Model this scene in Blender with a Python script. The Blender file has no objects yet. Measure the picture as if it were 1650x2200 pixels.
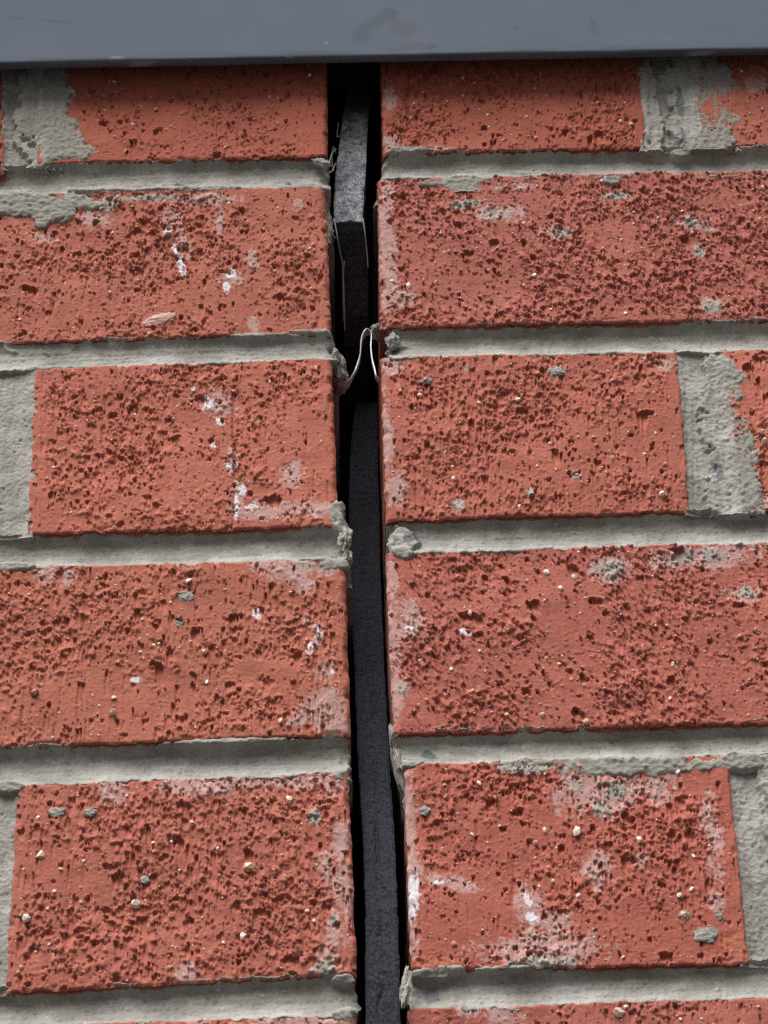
import bpy, bmesh, math
import numpy as np
from mathutils import Matrix, Vector, noise as mnoise

S = 0.001                      # everything below is written in millimetres
WALL_Z = 2200.0                # height of the reference course above the ground
scene = bpy.context.scene
COL = scene.collection

# ------------------------------------------------------------------ camera
CAM_MM = (-17.90, -751.17, -649.48)
CAM_AXES = ((0.999204, -0.008978, -0.038869), (0.027559, -0.549127, 0.835285), (0.028843, 0.835691, 0.548442))
CAM_F = 3.28038
cam_d = bpy.data.cameras.new("camera")
cam = bpy.data.objects.new("camera", cam_d)
COL.objects.link(cam)
cam_d.sensor_fit = 'HORIZONTAL'
cam_d.sensor_width = 36.0
cam_d.lens = 36.0 * CAM_F
cam_d.clip_start = 0.02
cam_d.clip_end = 3000.0
_r, _u, _f = [Vector(a) for a in CAM_AXES]
cam.matrix_world = Matrix(((_r.x, _u.x, -_f.x, CAM_MM[0] * S),
                           (_r.y, _u.y, -_f.y, CAM_MM[1] * S),
                           (_r.z, _u.z, -_f.z, (CAM_MM[2] + WALL_Z) * S),
                           (0, 0, 0, 1)))
scene.camera = cam

# ------------------------------------------------------------------ sky, sun, exposure
SUN_EL, SUN_AZ = math.radians(61), math.radians(210)
world = bpy.data.worlds.new("World")
scene.world = world
world.use_nodes = True
wn, wl = world.node_tree.nodes, world.node_tree.links
wn.clear()
w_out = wn.new("ShaderNodeOutputWorld")
w_bg = wn.new("ShaderNodeBackground")
w_sky = wn.new("ShaderNodeTexSky")
w_sky.sky_type = 'NISHITA'
w_sky.sun_disc = False
w_sky.sun_elevation = SUN_EL
w_sky.sun_rotation = SUN_AZ
w_sky.dust_density = 4.0
w_hs = wn.new("ShaderNodeHueSaturation")      # overcast: the blue is mostly washed out
w_hs.inputs["Saturation"].default_value = 0.22
w_bg.inputs["Strength"].default_value = 0.05
wl.new(w_sky.outputs[0], w_hs.inputs["Color"])
wl.new(w_hs.outputs[0], w_bg.inputs["Color"])
wl.new(w_bg.outputs[0], w_out.inputs["Surface"])
sun_d = bpy.data.lights.new("sun", 'SUN')
sun_d.energy = 4.2
sun_d.angle = math.radians(58)
sun_d.color = (1.0, 0.98, 0.955)
sun = bpy.data.objects.new("sun", sun_d)
COL.objects.link(sun)
sd = Vector((math.sin(SUN_AZ) * math.cos(SUN_EL), math.cos(SUN_AZ) * math.cos(SUN_EL), math.sin(SUN_EL)))
sun.rotation_euler = sd.to_track_quat('Z', 'Y').to_euler()
sun.location = (0, -2, 6)
vs = scene.view_settings
vs.view_transform = 'Standard'
vs.look = 'None'
vs.gamma = 1.0
vs.use_curve_mapping = False
vs.exposure = 0.52
scene.cycles.use_denoising = False            # keep the fine grain of clay and mortar

# ------------------------------------------------------------------ helpers: noise
def rng_of(seed):
    return np.random.default_rng(seed)

def gn(shape, sz, sx, rng):
    """gaussian filtered noise, unit deviation; sz, sx are lengths in samples"""
    a = rng.standard_normal(shape)
    fz = np.fft.fftfreq(shape[0])[:, None]
    fx = np.fft.rfftfreq(shape[1])[None, :]
    k = np.exp(-2 * (math.pi ** 2) * ((fz * sz) ** 2 + (fx * sx) ** 2))
    b = np.fft.irfft2(np.fft.rfft2(a) * k, s=shape)
    return b / (b.std() + 1e-9)

def bp(shape, sz, sx, rng, ratio=2.2):
    a = rng.standard_normal(shape)
    fz = np.fft.fftfreq(shape[0])[:, None]
    fx = np.fft.rfftfreq(shape[1])[None, :]
    q = (fz * sz) ** 2 + (fx * sx) ** 2
    k = np.exp(-2 * math.pi ** 2 * q) - np.exp(-2 * math.pi ** 2 * q * ratio ** 2)
    b = np.fft.irfft2(np.fft.rfft2(a) * k, s=shape)
    return b / (b.std() + 1e-9)

def soft(a, s):
    fz = np.fft.fftfreq(a.shape[0])[:, None]
    fx = np.fft.rfftfreq(a.shape[1])[None, :]
    return np.fft.irfft2(np.fft.rfft2(a) * np.exp(-2 * (math.pi * s) ** 2 * (fz ** 2 + fx ** 2)), s=a.shape)

def ss(a, b, x):
    t = np.clip((x - a) / (b - a), 0, 1)
    return t * t * (3 - 2 * t)

def blobs(X, Z, lst):
    f = np.zeros_like(X)
    for b in lst:
        (cx, cz), rx, rz = b[0], b[1], b[2]
        ang = math.radians(b[3]) if len(b) > 3 else 0.0
        st = b[4] if len(b) > 4 else 1.0
        c, s = math.cos(ang), math.sin(ang)
        dx, dz = X - cx, Z - cz
        u, v = (dx * c + dz * s) / rx, (-dx * s + dz * c) / rz
        r = np.sqrt(u * u + v * v)
        f = np.maximum(f, st * np.clip(1.5 - r, 0, 1.2))
    return f

def vn(shape, cz, cx, rng):
    """angular value noise: random lattice, straight interpolation; cz, cx are cell sizes in samples"""
    nz, nx = shape
    g = rng.standard_normal((int(nz / cz) + 4, int(nx / cx) + 4))
    I, J = np.indices(shape, dtype=float)
    a = 0.35 * cz / cx
    z, x = I / cz + 1, J / cx + 1
    i, j = z.astype(int), x.astype(int)
    fz, fx = z - i, x - j
    b = (g[i, j] * (1 - fx) + g[i, j + 1] * fx) * (1 - fz) + (g[i + 1, j] * (1 - fx) + g[i + 1, j + 1] * fx) * fz
    return b / b.std()

def warp_sample(a, dz, dx):
    nz, nx = a.shape
    I, J = np.indices(a.shape)
    return a[np.clip((I + dz).astype(int), 0, nz - 1), np.clip((J + dx).astype(int), 0, nx - 1)]

# ------------------------------------------------------------------ helpers: objects
def new_obj(name, me, parent=None, loc=(0, 0, 0)):
    o = bpy.data.objects.new(name, me)
    COL.objects.link(o)
    if parent is not None:
        o.parent = parent
        base = parent_world(parent)
        o.location = (loc[0] * S - base[0], loc[1] * S - base[1], (loc[2] + WALL_Z) * S - base[2])
    else:
        o.location = (loc[0] * S, loc[1] * S, (loc[2] + WALL_Z) * S)
    return o

def parent_world(o):
    v = Vector((0, 0, 0))
    while o is not None:
        v += Vector(o.location)
        o = o.parent
    return v

def thing(name, label, cat, loc):
    o = bpy.data.objects.new(name, None)
    COL.objects.link(o)
    o.empty_display_size = 0.02
    o.location = (loc[0] * S, loc[1] * S, (loc[2] + WALL_Z) * S)
    o["label"] = label
    o["category"] = cat
    return o

def raw_mesh(name, co, faces_flat, sizes, mat, attrs=None, smooth=True):
    me = bpy.data.meshes.new(name)
    me.vertices.add(len(co))
    me.vertices.foreach_set("co", np.ascontiguousarray(co, dtype=np.float32).ravel())
    me.loops.add(len(faces_flat))
    me.loops.foreach_set("vertex_index", np.asarray(faces_flat, dtype=np.int32))
    me.polygons.add(len(sizes))
    st = np.concatenate([[0], np.cumsum(sizes)[:-1]]).astype(np.int32)
    me.polygons.foreach_set("loop_start", st)
    me.update(calc_edges=True)
    me.polygons.foreach_set("use_smooth", np.full(len(sizes), smooth, dtype=bool))
    for k, v in (attrs or {}).items():
        a = me.attributes.new(k, 'FLOAT', 'POINT')
        a.data.foreach_set("value", np.ascontiguousarray(v, dtype=np.float32).ravel())
    me.materials.append(mat)
    me.validate()
    return me

def sheet(name, X, Y, Z, mat, parent, back_y, attrs=None, cap=True, inset=0.0):
    """relief front face (rows run top to bottom, columns left to right) with side walls to back_y and a back cap"""
    nz, nx = X.shape
    idx = np.arange(nz * nx).reshape(nz, nx)
    q = np.stack([idx[:-1, :-1], idx[1:, :-1], idx[1:, 1:], idx[:-1, 1:]], -1).reshape(-1, 4)
    loop = np.concatenate([idx[:, 0], idx[-1, 1:], idx[::-1, -1][1:], idx[0, ::-1][1:-1]])
    co = np.stack([X, Y, Z], -1).reshape(-1, 3)
    c0 = co.mean(0)
    n = len(loop)
    b = co[loop].copy()
    b[:, 1] = back_y
    mid = co[loop].copy()
    mid[:, 1] = np.minimum(mid[:, 1] + 3.0, back_y - 1)
    base = nz * nx
    allco = np.concatenate([co, mid, b])
    m_i = base + np.arange(n)
    b_i = base + n + np.arange(n)
    nx_ = np.roll(np.arange(n), -1)
    s1 = np.stack([loop, m_i, m_i[nx_], loop[nx_]], -1)[:, ::-1]
    s2 = np.stack([m_i, b_i, b_i[nx_], m_i[nx_]], -1)[:, ::-1]
    faces = np.concatenate([q, s1, s2]).ravel()
    sizes = [4] * (len(q) + 2 * n)
    if cap:
        faces = np.concatenate([faces, b_i[::-1]])
        sizes.append(n)
    at = {}
    for k, v in (attrs or {}).items():
        v = v.reshape(-1)
        at[k] = np.concatenate([v, v[loop] * 0.6, v[loop] * 0])
    me = raw_mesh(name, (allco - c0) * S, faces, sizes, mat, at)
    return new_obj(name, me, parent, c0)

ICO_V, ICO_F = None, None
def ico(sub):
    bm = bmesh.new()
    bmesh.ops.create_icosphere(bm, subdivisions=sub, radius=1.0)
    v = np.array([p.co[:] for p in bm.verts])
    f = np.array([[q.index for q in t.verts] for t in bm.faces])
    bm.free()
    return v, f
ICO1, ICO3 = ico(1), ico(4)

def lump(name, c, r, mat, parent, seed, rot=0.0, rough=0.35, freq=1.6):
    """an irregular lump of mortar; c centre (x, y, z), r radii"""
    v, f = ICO3
    out = np.empty_like(v)
    for i, p in enumerate(v):
        q = Vector(p) * freq + Vector((seed * 7.3, seed * 3.1, 0))
        d = 1 + rough * (mnoise.noise(q) + 0.5 * mnoise.noise(q * 2.1) + 0.22 * mnoise.noise(q * 4.6) + 0.10 * mnoise.noise(q * 9.0))
        out[i] = p * d
    out = out * np.array(r)
    ca, sa = math.cos(math.radians(rot)), math.sin(math.radians(rot))
    x, z = out[:, 0] * ca + out[:, 2] * sa, -out[:, 0] * sa + out[:, 2] * ca
    out = np.stack([x, out[:, 1], z], -1)
    out = out * (1 + 0.035 * rng_of(seed).standard_normal((len(v), 1)))
    me = raw_mesh(name, out * S, f.ravel(), [3] * len(f), mat, {"stain": np.zeros(len(v))}, smooth=False)
    return new_obj(name, me, parent, c)

# ------------------------------------------------------------------ materials
def mat_new(name):
    m = bpy.data.materials.new(name)
    m.use_nodes = True
    n, l = m.node_tree.nodes, m.node_tree.links
    b = n["Principled BSDF"]
    return m, n, l, b

def nodes_base(n, l):
    tc = n.new("ShaderNodeTexCoord")
    oi = n.new("ShaderNodeObjectInfo")
    mu = n.new("ShaderNodeMath"); mu.operation = 'MULTIPLY'; mu.inputs[1].default_value = 37.0
    l.new(oi.outputs["Random"], mu.inputs[0])
    return tc, oi, mu

def noise4(n, l, tc, w, scale, detail=3.0, rough=0.55, stretch=None):
    t = n.new("ShaderNodeTexNoise")
    t.noise_dimensions = '4D'
    t.inputs["Scale"].default_value = scale
    t.inputs["Detail"].default_value = detail
    t.inputs["Roughness"].default_value = rough
    src = tc.outputs["Object"]
    if stretch:
        mp = n.new("ShaderNodeMapping")
        mp.inputs["Scale"].default_value = stretch
        l.new(src, mp.inputs["Vector"])
        src = mp.outputs[0]
    l.new(src, t.inputs["Vector"])
    l.new(w.outputs[0], t.inputs["W"])
    return t.outputs["Fac"]

def ramp(n, l, fac, a, b, va=0.0, vb=1.0):
    r = n.new("ShaderNodeMapRange")
    r.interpolation_type = 'SMOOTHSTEP'
    r.inputs["From Min"].default_value = a
    r.inputs["From Max"].default_value = b
    r.inputs["To Min"].default_value = va
    r.inputs["To Max"].default_value = vb
    l.new(fac, r.inputs["Value"])
    return r.outputs[0]

def mix(n, l, fac, a, b, mode='MIX'):
    m = n.new("ShaderNodeMix")
    m.data_type = 'RGBA'
    m.blend_type = mode
    for sock, v in ((m.inputs[0], fac), (m.inputs[6], a), (m.inputs[7], b)):
        if isinstance(v, (int, float)):
            sock.default_value = v
        elif isinstance(v, tuple):
            sock.default_value = (*v, 1.0)
        else:
            l.new(v, sock)
    return m.outputs[2]

def attr(n, name):
    a = n.new("ShaderNodeAttribute")
    a.attribute_name = name
    return a.outputs["Fac"]

def bump(n, l, h, b, dist, strength=1.0):
    bu = n.new("ShaderNodeBump")
    bu.inputs["Strength"].default_value = strength
    bu.inputs["Distance"].default_value = dist
    l.new(h, bu.inputs["Height"])
    l.new(bu.outputs[0], b.inputs["Normal"])

def mat_brick():
    m, n, l, b = mat_new("fired_clay")
    tc, oi, w = nodes_base(n, l)
    col = oi.outputs["Color"]
    big = noise4(n, l, tc, w, 55, 3)
    mid = noise4(n, l, tc, w, 260, 4, 0.6)
    fine = noise4(n, l, tc, w, 1300, 3, 0.6)
    streak = noise4(n, l, tc, w, 160, 3, 0.6, (2.6, 1, 0.7))
    c = mix(n, l, ramp(n, l, big, 0.35, 0.68), col, (1.10, 1.12, 1.1), 'MULTIPLY')
    c = mix(n, l, ramp(n, l, mid, 0.52, 0.68, 0, 0.35), c, (0.25, 0.060, 0.038))
    c = mix(n, l, ramp(n, l, streak, 0.55, 0.72, 0, 0.30), c, (0.46, 0.15, 0.10))
    c = mix(n, l, ramp(n, l, fine, 0.6, 0.78, 0, 0.35), c, (0.52, 0.20, 0.14))
    c = mix(n, l, ramp(n, l, fine, 0.40, 0.22, 0, 0.5), c, (0.20, 0.055, 0.04))
    c = mix(n, l, attr(n, "chip"), c, (0.50, 0.165, 0.085))
    f1 = n.new("ShaderNodeMath"); f1.operation = 'MULTIPLY'
    l.new(attr(n, "film"), f1.inputs[0]); l.new(ramp(n, l, mid, 0.25, 0.6, 0.38, 0.78), f1.inputs[1])
    c = mix(n, l, f1.outputs[0], c, (0.46, 0.315, 0.29))
    c = mix(n, l, attr(n, "grey"), c, (0.34, 0.30, 0.26))
    c = mix(n, l, attr(n, "white"), c, (0.68, 0.635, 0.66))
    l.new(c, b.inputs["Base Color"])
    b.inputs["Roughness"].default_value = 0.82
    b.inputs["Specular IOR Level"].default_value = 0.25
    ad = n.new("ShaderNodeMath"); ad.operation = 'ADD'
    l.new(fine, ad.inputs[0]); l.new(mid, ad.inputs[1])
    bump(n, l, ad.outputs[0], b, 0.0003, 0.7)
    return m

def mat_mortar():
    m, n, l, b = mat_new("cement_mortar")
    tc, oi, w = nodes_base(n, l)
    big = noise4(n, l, tc, w, 70, 4, 0.6)
    streak = noise4(n, l, tc, w, 120, 4, 0.65, (0.35, 1, 1.6))
    fine = noise4(n, l, tc, w, 1500, 3, 0.65)
    c = mix(n, l, ramp(n, l, big, 0.32, 0.68), (0.255, 0.243, 0.215), (0.385, 0.370, 0.338))
    c = mix(n, l, ramp(n, l, streak, 0.5, 0.72, 0, 0.5), c, (0.54, 0.525, 0.49))
    c = mix(n, l, ramp(n, l, fine, 0.44, 0.25, 0, 0.6), c, (0.15, 0.14, 0.12))
    c = mix(n, l, ramp(n, l, fine, 0.58, 0.75, 0, 0.5), c, (0.58, 0.56, 0.52))
    sand = noise4(n, l, tc, w, 620, 2, 0.5)
    c = mix(n, l, ramp(n, l, sand, 0.36, 0.26, 0, 0.55), c, (0.13, 0.12, 0.105))
    c = mix(n, l, ramp(n, l, sand, 0.66, 0.74, 0, 0.6), c, (0.60, 0.57, 0.50))
    soil = noise4(n, l, tc, w, 38, 4, 0.6)
    c = mix(n, l, ramp(n, l, soil, 0.54, 0.72, 0, 0.45), c, (0.20, 0.185, 0.155))
    c = mix(n, l, attr(n, "stain"), c, (0.17, 0.175, 0.18))
    c = mix(n, l, attr(n, "smear"), c, (0.28, 0.265, 0.23))
    l.new(c, b.inputs["Base Color"])
    b.inputs["Roughness"].default_value = 0.92
    b.inputs["Specular IOR Level"].default_value = 0.15
    bump(n, l, fine, b, 0.0005, 0.9)
    return m

def mat_foam():
    m, n, l, b = mat_new("black_foam")
    tc, oi, w = nodes_base(n, l)
    cells = noise4(n, l, tc, w, 1150, 3, 0.6)
    big = noise4(n, l, tc, w, 120, 3)
    c = mix(n, l, ramp(n, l, cells, 0.35, 0.65), (0.012, 0.013, 0.019), (0.047, 0.051, 0.066))
    c = mix(n, l, ramp(n, l, big, 0.4, 0.7, 0, 0.5), c, (0.036, 0.039, 0.048))
    d = n.new("ShaderNodeMath"); d.operation = 'MULTIPLY'
    l.new(attr(n, "dust"), d.inputs[0]); l.new(ramp(n, l, cells, 0.40, 0.60, 0.35, 1.0), d.inputs[1])
    c = mix(n, l, d.outputs[0], c, (0.50, 0.505, 0.54))  # dust, painted paler to offset the shade under the flashing
    l.new(c, b.inputs["Base Color"])
    b.inputs["Roughness"].default_value = 0.9
    b.inputs["Specular IOR Level"].default_value = 0.2
    bump(n, l, cells, b, 0.0002, 0.6)
    return m

def mat_paint():
    m, n, l, b = mat_new("slate_painted_metal")
    tc, oi, w = nodes_base(n, l)
    big = noise4(n, l, tc, w, 22, 3)
    fine = noise4(n, l, tc, w, 900, 2)
    sp = noise4(n, l, tc, w, 420, 2)
    c = mix(n, l, ramp(n, l, big, 0.35, 0.68), (0.092, 0.110, 0.146), (0.102, 0.121, 0.159))
    c = mix(n, l, ramp(n, l, fine, 0.35, 0.65, 0, 0.5), c, (0.104, 0.122, 0.150))
    c = mix(n, l, attr(n, "rust"), c, (0.092, 0.085, 0.098))
    c = mix(n, l, attr(n, "grime"), c, (0.058, 0.068, 0.078))
    c = mix(n, l, ramp(n, l, sp, 0.74, 0.80, 0, 0.5), c, (0.24, 0.26, 0.29))
    c = mix(n, l, attr(n, "scuff_glint"), c, (0.27, 0.29, 0.32))  # scuffs, together with painted highlights along the lower bevel
    l.new(c, b.inputs["Base Color"])
    b.inputs["Roughness"].default_value = 0.75
    b.inputs["Specular IOR Level"].default_value = 0.12
    bump(n, l, fine, b, 0.00005, 0.5)
    return m

def mat_grain():
    m, n, l, b = mat_new("grit_mineral")
    t = attr(n, "tone")
    cr = n.new("ShaderNodeValToRGB")
    e = cr.color_ramp.elements
    e[0].position, e[0].color = 0.0, (0.07, 0.035, 0.028, 1)
    e[1].position, e[1].color = 1.0, (0.80, 0.74, 0.70, 1)
    for p, c in ((0.25, (0.20, 0.06, 0.04, 1)), (0.45, (0.50, 0.17, 0.10, 1)), (0.62, (0.66, 0.36, 0.24, 1)), (0.85, (0.78, 0.60, 0.46, 1))):
        q = e.new(p); q.color = c
    l.new(t, cr.inputs[0])
    l.new(cr.outputs[0], b.inputs["Base Color"])
    b.inputs["Roughness"].default_value = 0.5
    return m

def mat_plain(name, c, rough=0.8):
    m, n, l, b = mat_new(name)
    tc, oi, w = nodes_base(n, l)
    f = noise4(n, l, tc, w, 40, 4)
    l.new(mix(n, l, ramp(n, l, f, 0.3, 0.7), tuple(v * 0.8 for v in c), tuple(min(1, v * 1.2) for v in c)), b.inputs["Base Color"])
    b.inputs["Roughness"].default_value = rough
    return m

M_BRICK, M_MORTAR, M_FOAM, M_PAINT, M_GRAIN = mat_brick(), mat_mortar(), mat_foam(), mat_paint(), mat_grain()
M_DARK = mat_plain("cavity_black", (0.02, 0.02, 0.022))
M_GROUND = mat_plain("dark_asphalt", (0.05, 0.05, 0.05))  # asphalt, kept dark to weaken the light bounced upwards
M_WIRE = mat_plain("pale_wire", (0.50, 0.51, 0.54), 0.45)
M_FLAKE = mat_plain("pale_clay_flake", (0.52, 0.34, 0.28), 0.85)
M_WEB = mat_plain("dusty_thread", (0.42, 0.42, 0.42), 0.9)

# ------------------------------------------------------------------ setting: ground and cavity
def box_obj(name, x0, x1, y0, y1, z0, z1, mat, parent=None):
    c = np.array([(x0 + x1) / 2, (y0 + y1) / 2, (z0 + z1) / 2])
    v = np.array([(x, y, z) for x in (x0, x1) for y in (y0, y1) for z in (z0, z1)]) - c
    f = [0, 1, 3, 2, 4, 6, 7, 5, 0, 4, 5, 1, 2, 3, 7, 6, 0, 2, 6, 4, 1, 5, 7, 3]
    me = raw_mesh(name, v * S, f, [4] * 6, mat, smooth=False)
    return new_obj(name, me, parent, c)

g = box_obj("ground", -400000, 400000, -400000, 400000, -WALL_Z - 200, -WALL_Z, M_GROUND)
g["kind"] = "structure"
g = box_obj("light_backing", -236, 238, 118, 150, -520, 150, M_DARK)  # added black backing, keeps stray light out of the open joint
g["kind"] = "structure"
g = box_obj("light_stop", -225, 225, 3, 112, 76, 156, M_DARK)  # unseen box added behind the flashing to stop a light leak
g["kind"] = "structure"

# ------------------------------------------------------------------ brickwork
RES = 0.333
VIEW_Z = (-364.0, 54.0)

def view_x(z):
    """extent that needs the full relief at height z; beyond it the grids get coarser"""
    return -128.0 - max(0.0, z + 350) * 0.042, 130.0 + max(0.0, z + 350) * 0.125

def pick(vals, lo, hi, step):
    """indices: all inside lo..hi, every step-th one outside, ends kept"""
    i = np.arange(len(vals))
    keep = ((vals >= lo) & (vals <= hi)) | (i % step == 0)
    keep[[0, -1]] = True
    return i[keep]

def grains(name, parent, pts, mat):
    """pts: list of (x, y, z, r, tone, rng) -> one joined mesh of faceted grains"""
    v, f = ICO1
    V, F, T = [], [], []
    c = np.mean([p[:3] for p in pts], 0)
    rng = rng_of(len(pts) * 31 + int(abs(c[0]) * 10))
    for k, (x, y, z, r, tone) in enumerate(pts):
        s = rng.uniform(0.6, 1.35, 3) * r
        w = v * (1 + rng.uniform(-0.28, 0.28, (len(v), 1))) * s
        a = rng.uniform(0, 6.28)
        ca, sa = math.cos(a), math.sin(a)
        w = np.stack([w[:, 0] * ca + w[:, 2] * sa, w[:, 1], -w[:, 0] * sa + w[:, 2] * ca], -1)
        V.append(w + np.array([x, y, z]) - c)
        F.append(f + k * len(v))
        T.append(np.full(len(v), tone))
    me = raw_mesh(name, np.concatenate(V) * S, np.concatenate(F).ravel(), [3] * (len(f) * len(pts)), mat,
                  {"tone": np.concatenate(T)}, smooth=False)
    o = new_obj(name, me, parent, c)
    o["kind"] = "stuff"
    return o

def brick(panel, quad, seed, tint=(0.40, 0.115, 0.075), rough=1.0, joint=None, film=(), white=(), grey=(), chip=(),
          grooves=(), holes=(), big=(), slant=0.0, smooth_zones=(), ps=1.0):
    rng = rng_of(seed)
    TL, TR, BR, BL = [np.array(p, float) for p in quad]
    Wd = (np.linalg.norm(TR - TL) + np.linalg.norm(BR - BL)) / 2
    Hd = (np.linalg.norm(BL - TL) + np.linalg.norm(BR - TR)) / 2
    nx, nz = int(Wd / RES) + 1, int(Hd / RES) + 1
    u, v = np.meshgrid(np.linspace(0, 1, nx), np.linspace(0, 1, nz))
    X = (TL[0] * (1 - u) + TR[0] * u) * (1 - v) + (BL[0] * (1 - u) + BR[0] * u) * v
    Z = (TL[1] * (1 - u) + TR[1] * u) * (1 - v) + (BL[1] * (1 - u) + BR[1] * u) * v
    sh = (nz, nx)
    L = 1 / RES                                  # samples per millimetre
    ps = ps * 0.80
    # distance to the four edges
    dl, dr, dt, db = u * Wd, (1 - u) * Wd, v * Hd, (1 - v) * Hd
    # skin
    h = 0.30 * gn(sh, 9 * L, 12 * L, rng) + 0.10 * gn(sh, 2.5 * L, 3 * L, rng) + 0.03 * gn(sh, 0.35 * L, 0.35 * L, rng) + 0.022 * gn(sh, 3.0 * L, 0.35 * L, rng)
    # torn hollows in the wire cut face
    dens = gn(sh, 6 * L, 8 * L, rng)
    edge = np.minimum(np.minimum(dl, dr), np.minimum(dt, db))
    calm = ss(7.0, 1.5, np.minimum(dl, dr)) if joint else 0.0
    wz, wx = [0.30 * L * gn(sh, 0.8 * L, 0.8 * L, rng) + 0.22 * L * gn(sh, 0.32 * L, 0.32 * L, rng) for _ in range(2)]
    fb = sum(w_ * vn(sh, s_ * ps * L, s_ * ps * 1.8 * L, rng) for s_, w_ in ((0.42, 0.55), (0.75, 0.85), (1.25, 0.8), (2.6, 0.6)))
    fb = warp_sample(fb / fb.std(), wz * 0.6, wx * 0.6)
    jag = vn(sh, 0.45 * L, 0.5 * L, rng)
    crack = warp_sample(bp(sh, 0.18 * L, 0.75 * L, rng), wz * 1.8, wx)
    sl = blobs(X, Z, smooth_zones) if smooth_zones else 0.0
    busy = ss(-1.1, 0.5, dens)                   # torn areas alternate with smooth skin
    thr = 1.66 - 0.30 * dens - 0.55 * (rough - 1) + 0.9 * calm + 1.0 * sl
    thr2 = 1.78 - 0.35 * dens - 0.5 * (rough - 1) + 0.9 * calm + 1.0 * sl
    P = np.maximum(0.70 * ss(thr, thr + 1.3, fb) + 0.50 * ss(thr, thr + 0.10, fb), 0.60 * ss(thr2, thr2 + 0.30, crack))
    # single deep pits
    nh = int(Wd * Hd / 110 * rough)
    hl = [((rng.uniform(X.min(), X.max()), rng.uniform(Z.min(), Z.max())), rng.uniform(0.3, 0.75) * rng.choice([1, 1, 1.4]), rng.uniform(0.4, 0.75)) for _ in range(nh)]
    hb = np.zeros(sh)
    for (cx, cz), a, b_ in hl + [(p, a, a * 0.7) for p, a in holes]:
        j = np.argmin(np.abs(X[nz // 2] - cx)); i = np.argmin(np.abs(Z[:, nx // 2] - cz))
        k = int(2.2 * a * L) + 2
        sl_ = (slice(max(0, i - k), i + k), slice(max(0, j - k), j + k))
        uu = (X[sl_] - cx + wx[sl_] * RES * 1.5) / a
        vv = (Z[sl_] - cz + wz[sl_] * RES * 1.3) / b_
        r = np.sqrt(uu * uu + vv * vv)
        hb[sl_] = np.maximum(hb[sl_], min(1.9, 1.0 + a * 0.6) * ss(1.05, 0.75, r))
    P = np.maximum(P, hb)
    P = np.clip(P + 0.22 * jag * ss(0.15, 0.5, P), 0, 2.2)
    # dragged floors: steep at the top of each hollow, fading downwards (slanted on some bricks)
    acc = np.zeros(nx)
    fade = 0.42 / ps * np.exp(0.5 * gn((1, nx), 1, 1.2 * L, rng)[0])
    R = np.empty_like(P)
    shift = 0.0
    for i in range(nz):
        shift += slant
        if abs(shift) >= 1:
            s_ = int(shift); acc = np.roll(acc, s_); shift -= s_
        acc = np.maximum(P[i], acc - RES * fade)
        R[i] = acc
    P = np.minimum(1.9, R)
    # drag streaks below some hollows
    st = np.zeros(sh)
    for _ in range(int(Wd * Hd / 80 * rough)):
        cx, cz = rng.uniform(X.min(), X.max()), rng.uniform(Z.min(), Z.max())
        ln, wd, dp = rng.uniform(2.5, 11), rng.uniform(0.3, 0.8), rng.uniform(0.15, 0.6)
        grooves = list(grooves) + [((cx, cz), (cx + slant * ln + rng.normal(0, 0.25), cz - ln), wd, dp)]
    for (x0, z0), (x1, z1), wd, dp in grooves:
        j0, j1 = sorted([np.argmin(np.abs(X[nz // 2] - x0)), np.argmin(np.abs(X[nz // 2] - x1))])
        i0, i1 = sorted([np.argmin(np.abs(Z[:, nx // 2] - z0)), np.argmin(np.abs(Z[:, nx // 2] - z1))])
        k = int(2.5 * L)
        s_ = (slice(max(0, i0 - k), i1 + k), slice(max(0, j0 - k), j1 + k))
        dx, dz = x1 - x0, z1 - z0
        l2 = dx * dx + dz * dz
        t = ((X[s_] - x0) * dx + (Z[s_] - z0) * dz) / l2
        tc_ = np.clip(t, 0, 1)
        d = np.hypot(X[s_] + wx[s_] * RES * 0.25 - x0 - tc_ * dx, Z[s_] - z0 - tc_ * dz)
        st[s_] = np.maximum(st[s_], dp * (1 - 0.6 * tc_) * ss(wd, wd * 0.4, d))
    rim = soft(P, 0.7 * L)
    h = h - P - st + 0.55 * rim * (1 - ss(0.05, 0.3, P))
    # flakes standing proud
    fl = warp_sample(sum(w_ * vn(sh, s_ * L, s_ * 1.4 * L, rng) for s_, w_ in ((0.5, 0.6), (0.9, 0.8), (1.6, 0.6))), wz * 0.6, wx * 0.6)
    F = (0.32 * ss(1.50, 1.62, fl + 0.25 * dens) + 0.50 * ss(1.5, 2.7, fl + 0.25 * dens)) * (0.25 + 0.75 * busy) * (1 - calm) * rough
    acc = np.zeros(nx)
    for i in range(nz - 1, -1, -1):              # flakes: sharp lower lip, sloping back upwards
        acc = np.maximum(F[i], acc - RES * 0.33)
        F[i] = acc
    h += F
    h += 0.07 * gn(sh, 1.2 * L, 0.8 * L, rng) * (1 - 0.7 * calm) * busy
    # stains: paint films lie on the skin and stop at the hollows
    open_ = ss(0.30, 0.60, P + st)
    nf = 0.17 * bp(sh, 0.5 * L, 0.4 * L, rng) + 0.13 * gn(sh, 0.3 * L, 0.3 * L, rng) + 0.20 * gn(sh, 2.4 * L, 1.3 * L, rng)
    a_film = ss(0.35, 0.68, blobs(X, Z, film) + nf * (blobs(X, Z, film) > 0.02)) * (1 - 0.8 * open_)
    a_white = 0.9 * ss(0.38, 0.62, blobs(X, Z, white) + 0.75 * nf * (blobs(X, Z, white) > 0.02)) * (1 - 0.8 * open_)
    a_grey = ss(0.40, 0.75, blobs(X, Z, grey) + nf * (blobs(X, Z, grey) > 0.02))
    a_chip = 0.4 * ss(0.45, 0.85, blobs(X, Z, chip) + nf * (blobs(X, Z, chip) > 0.02))
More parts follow.
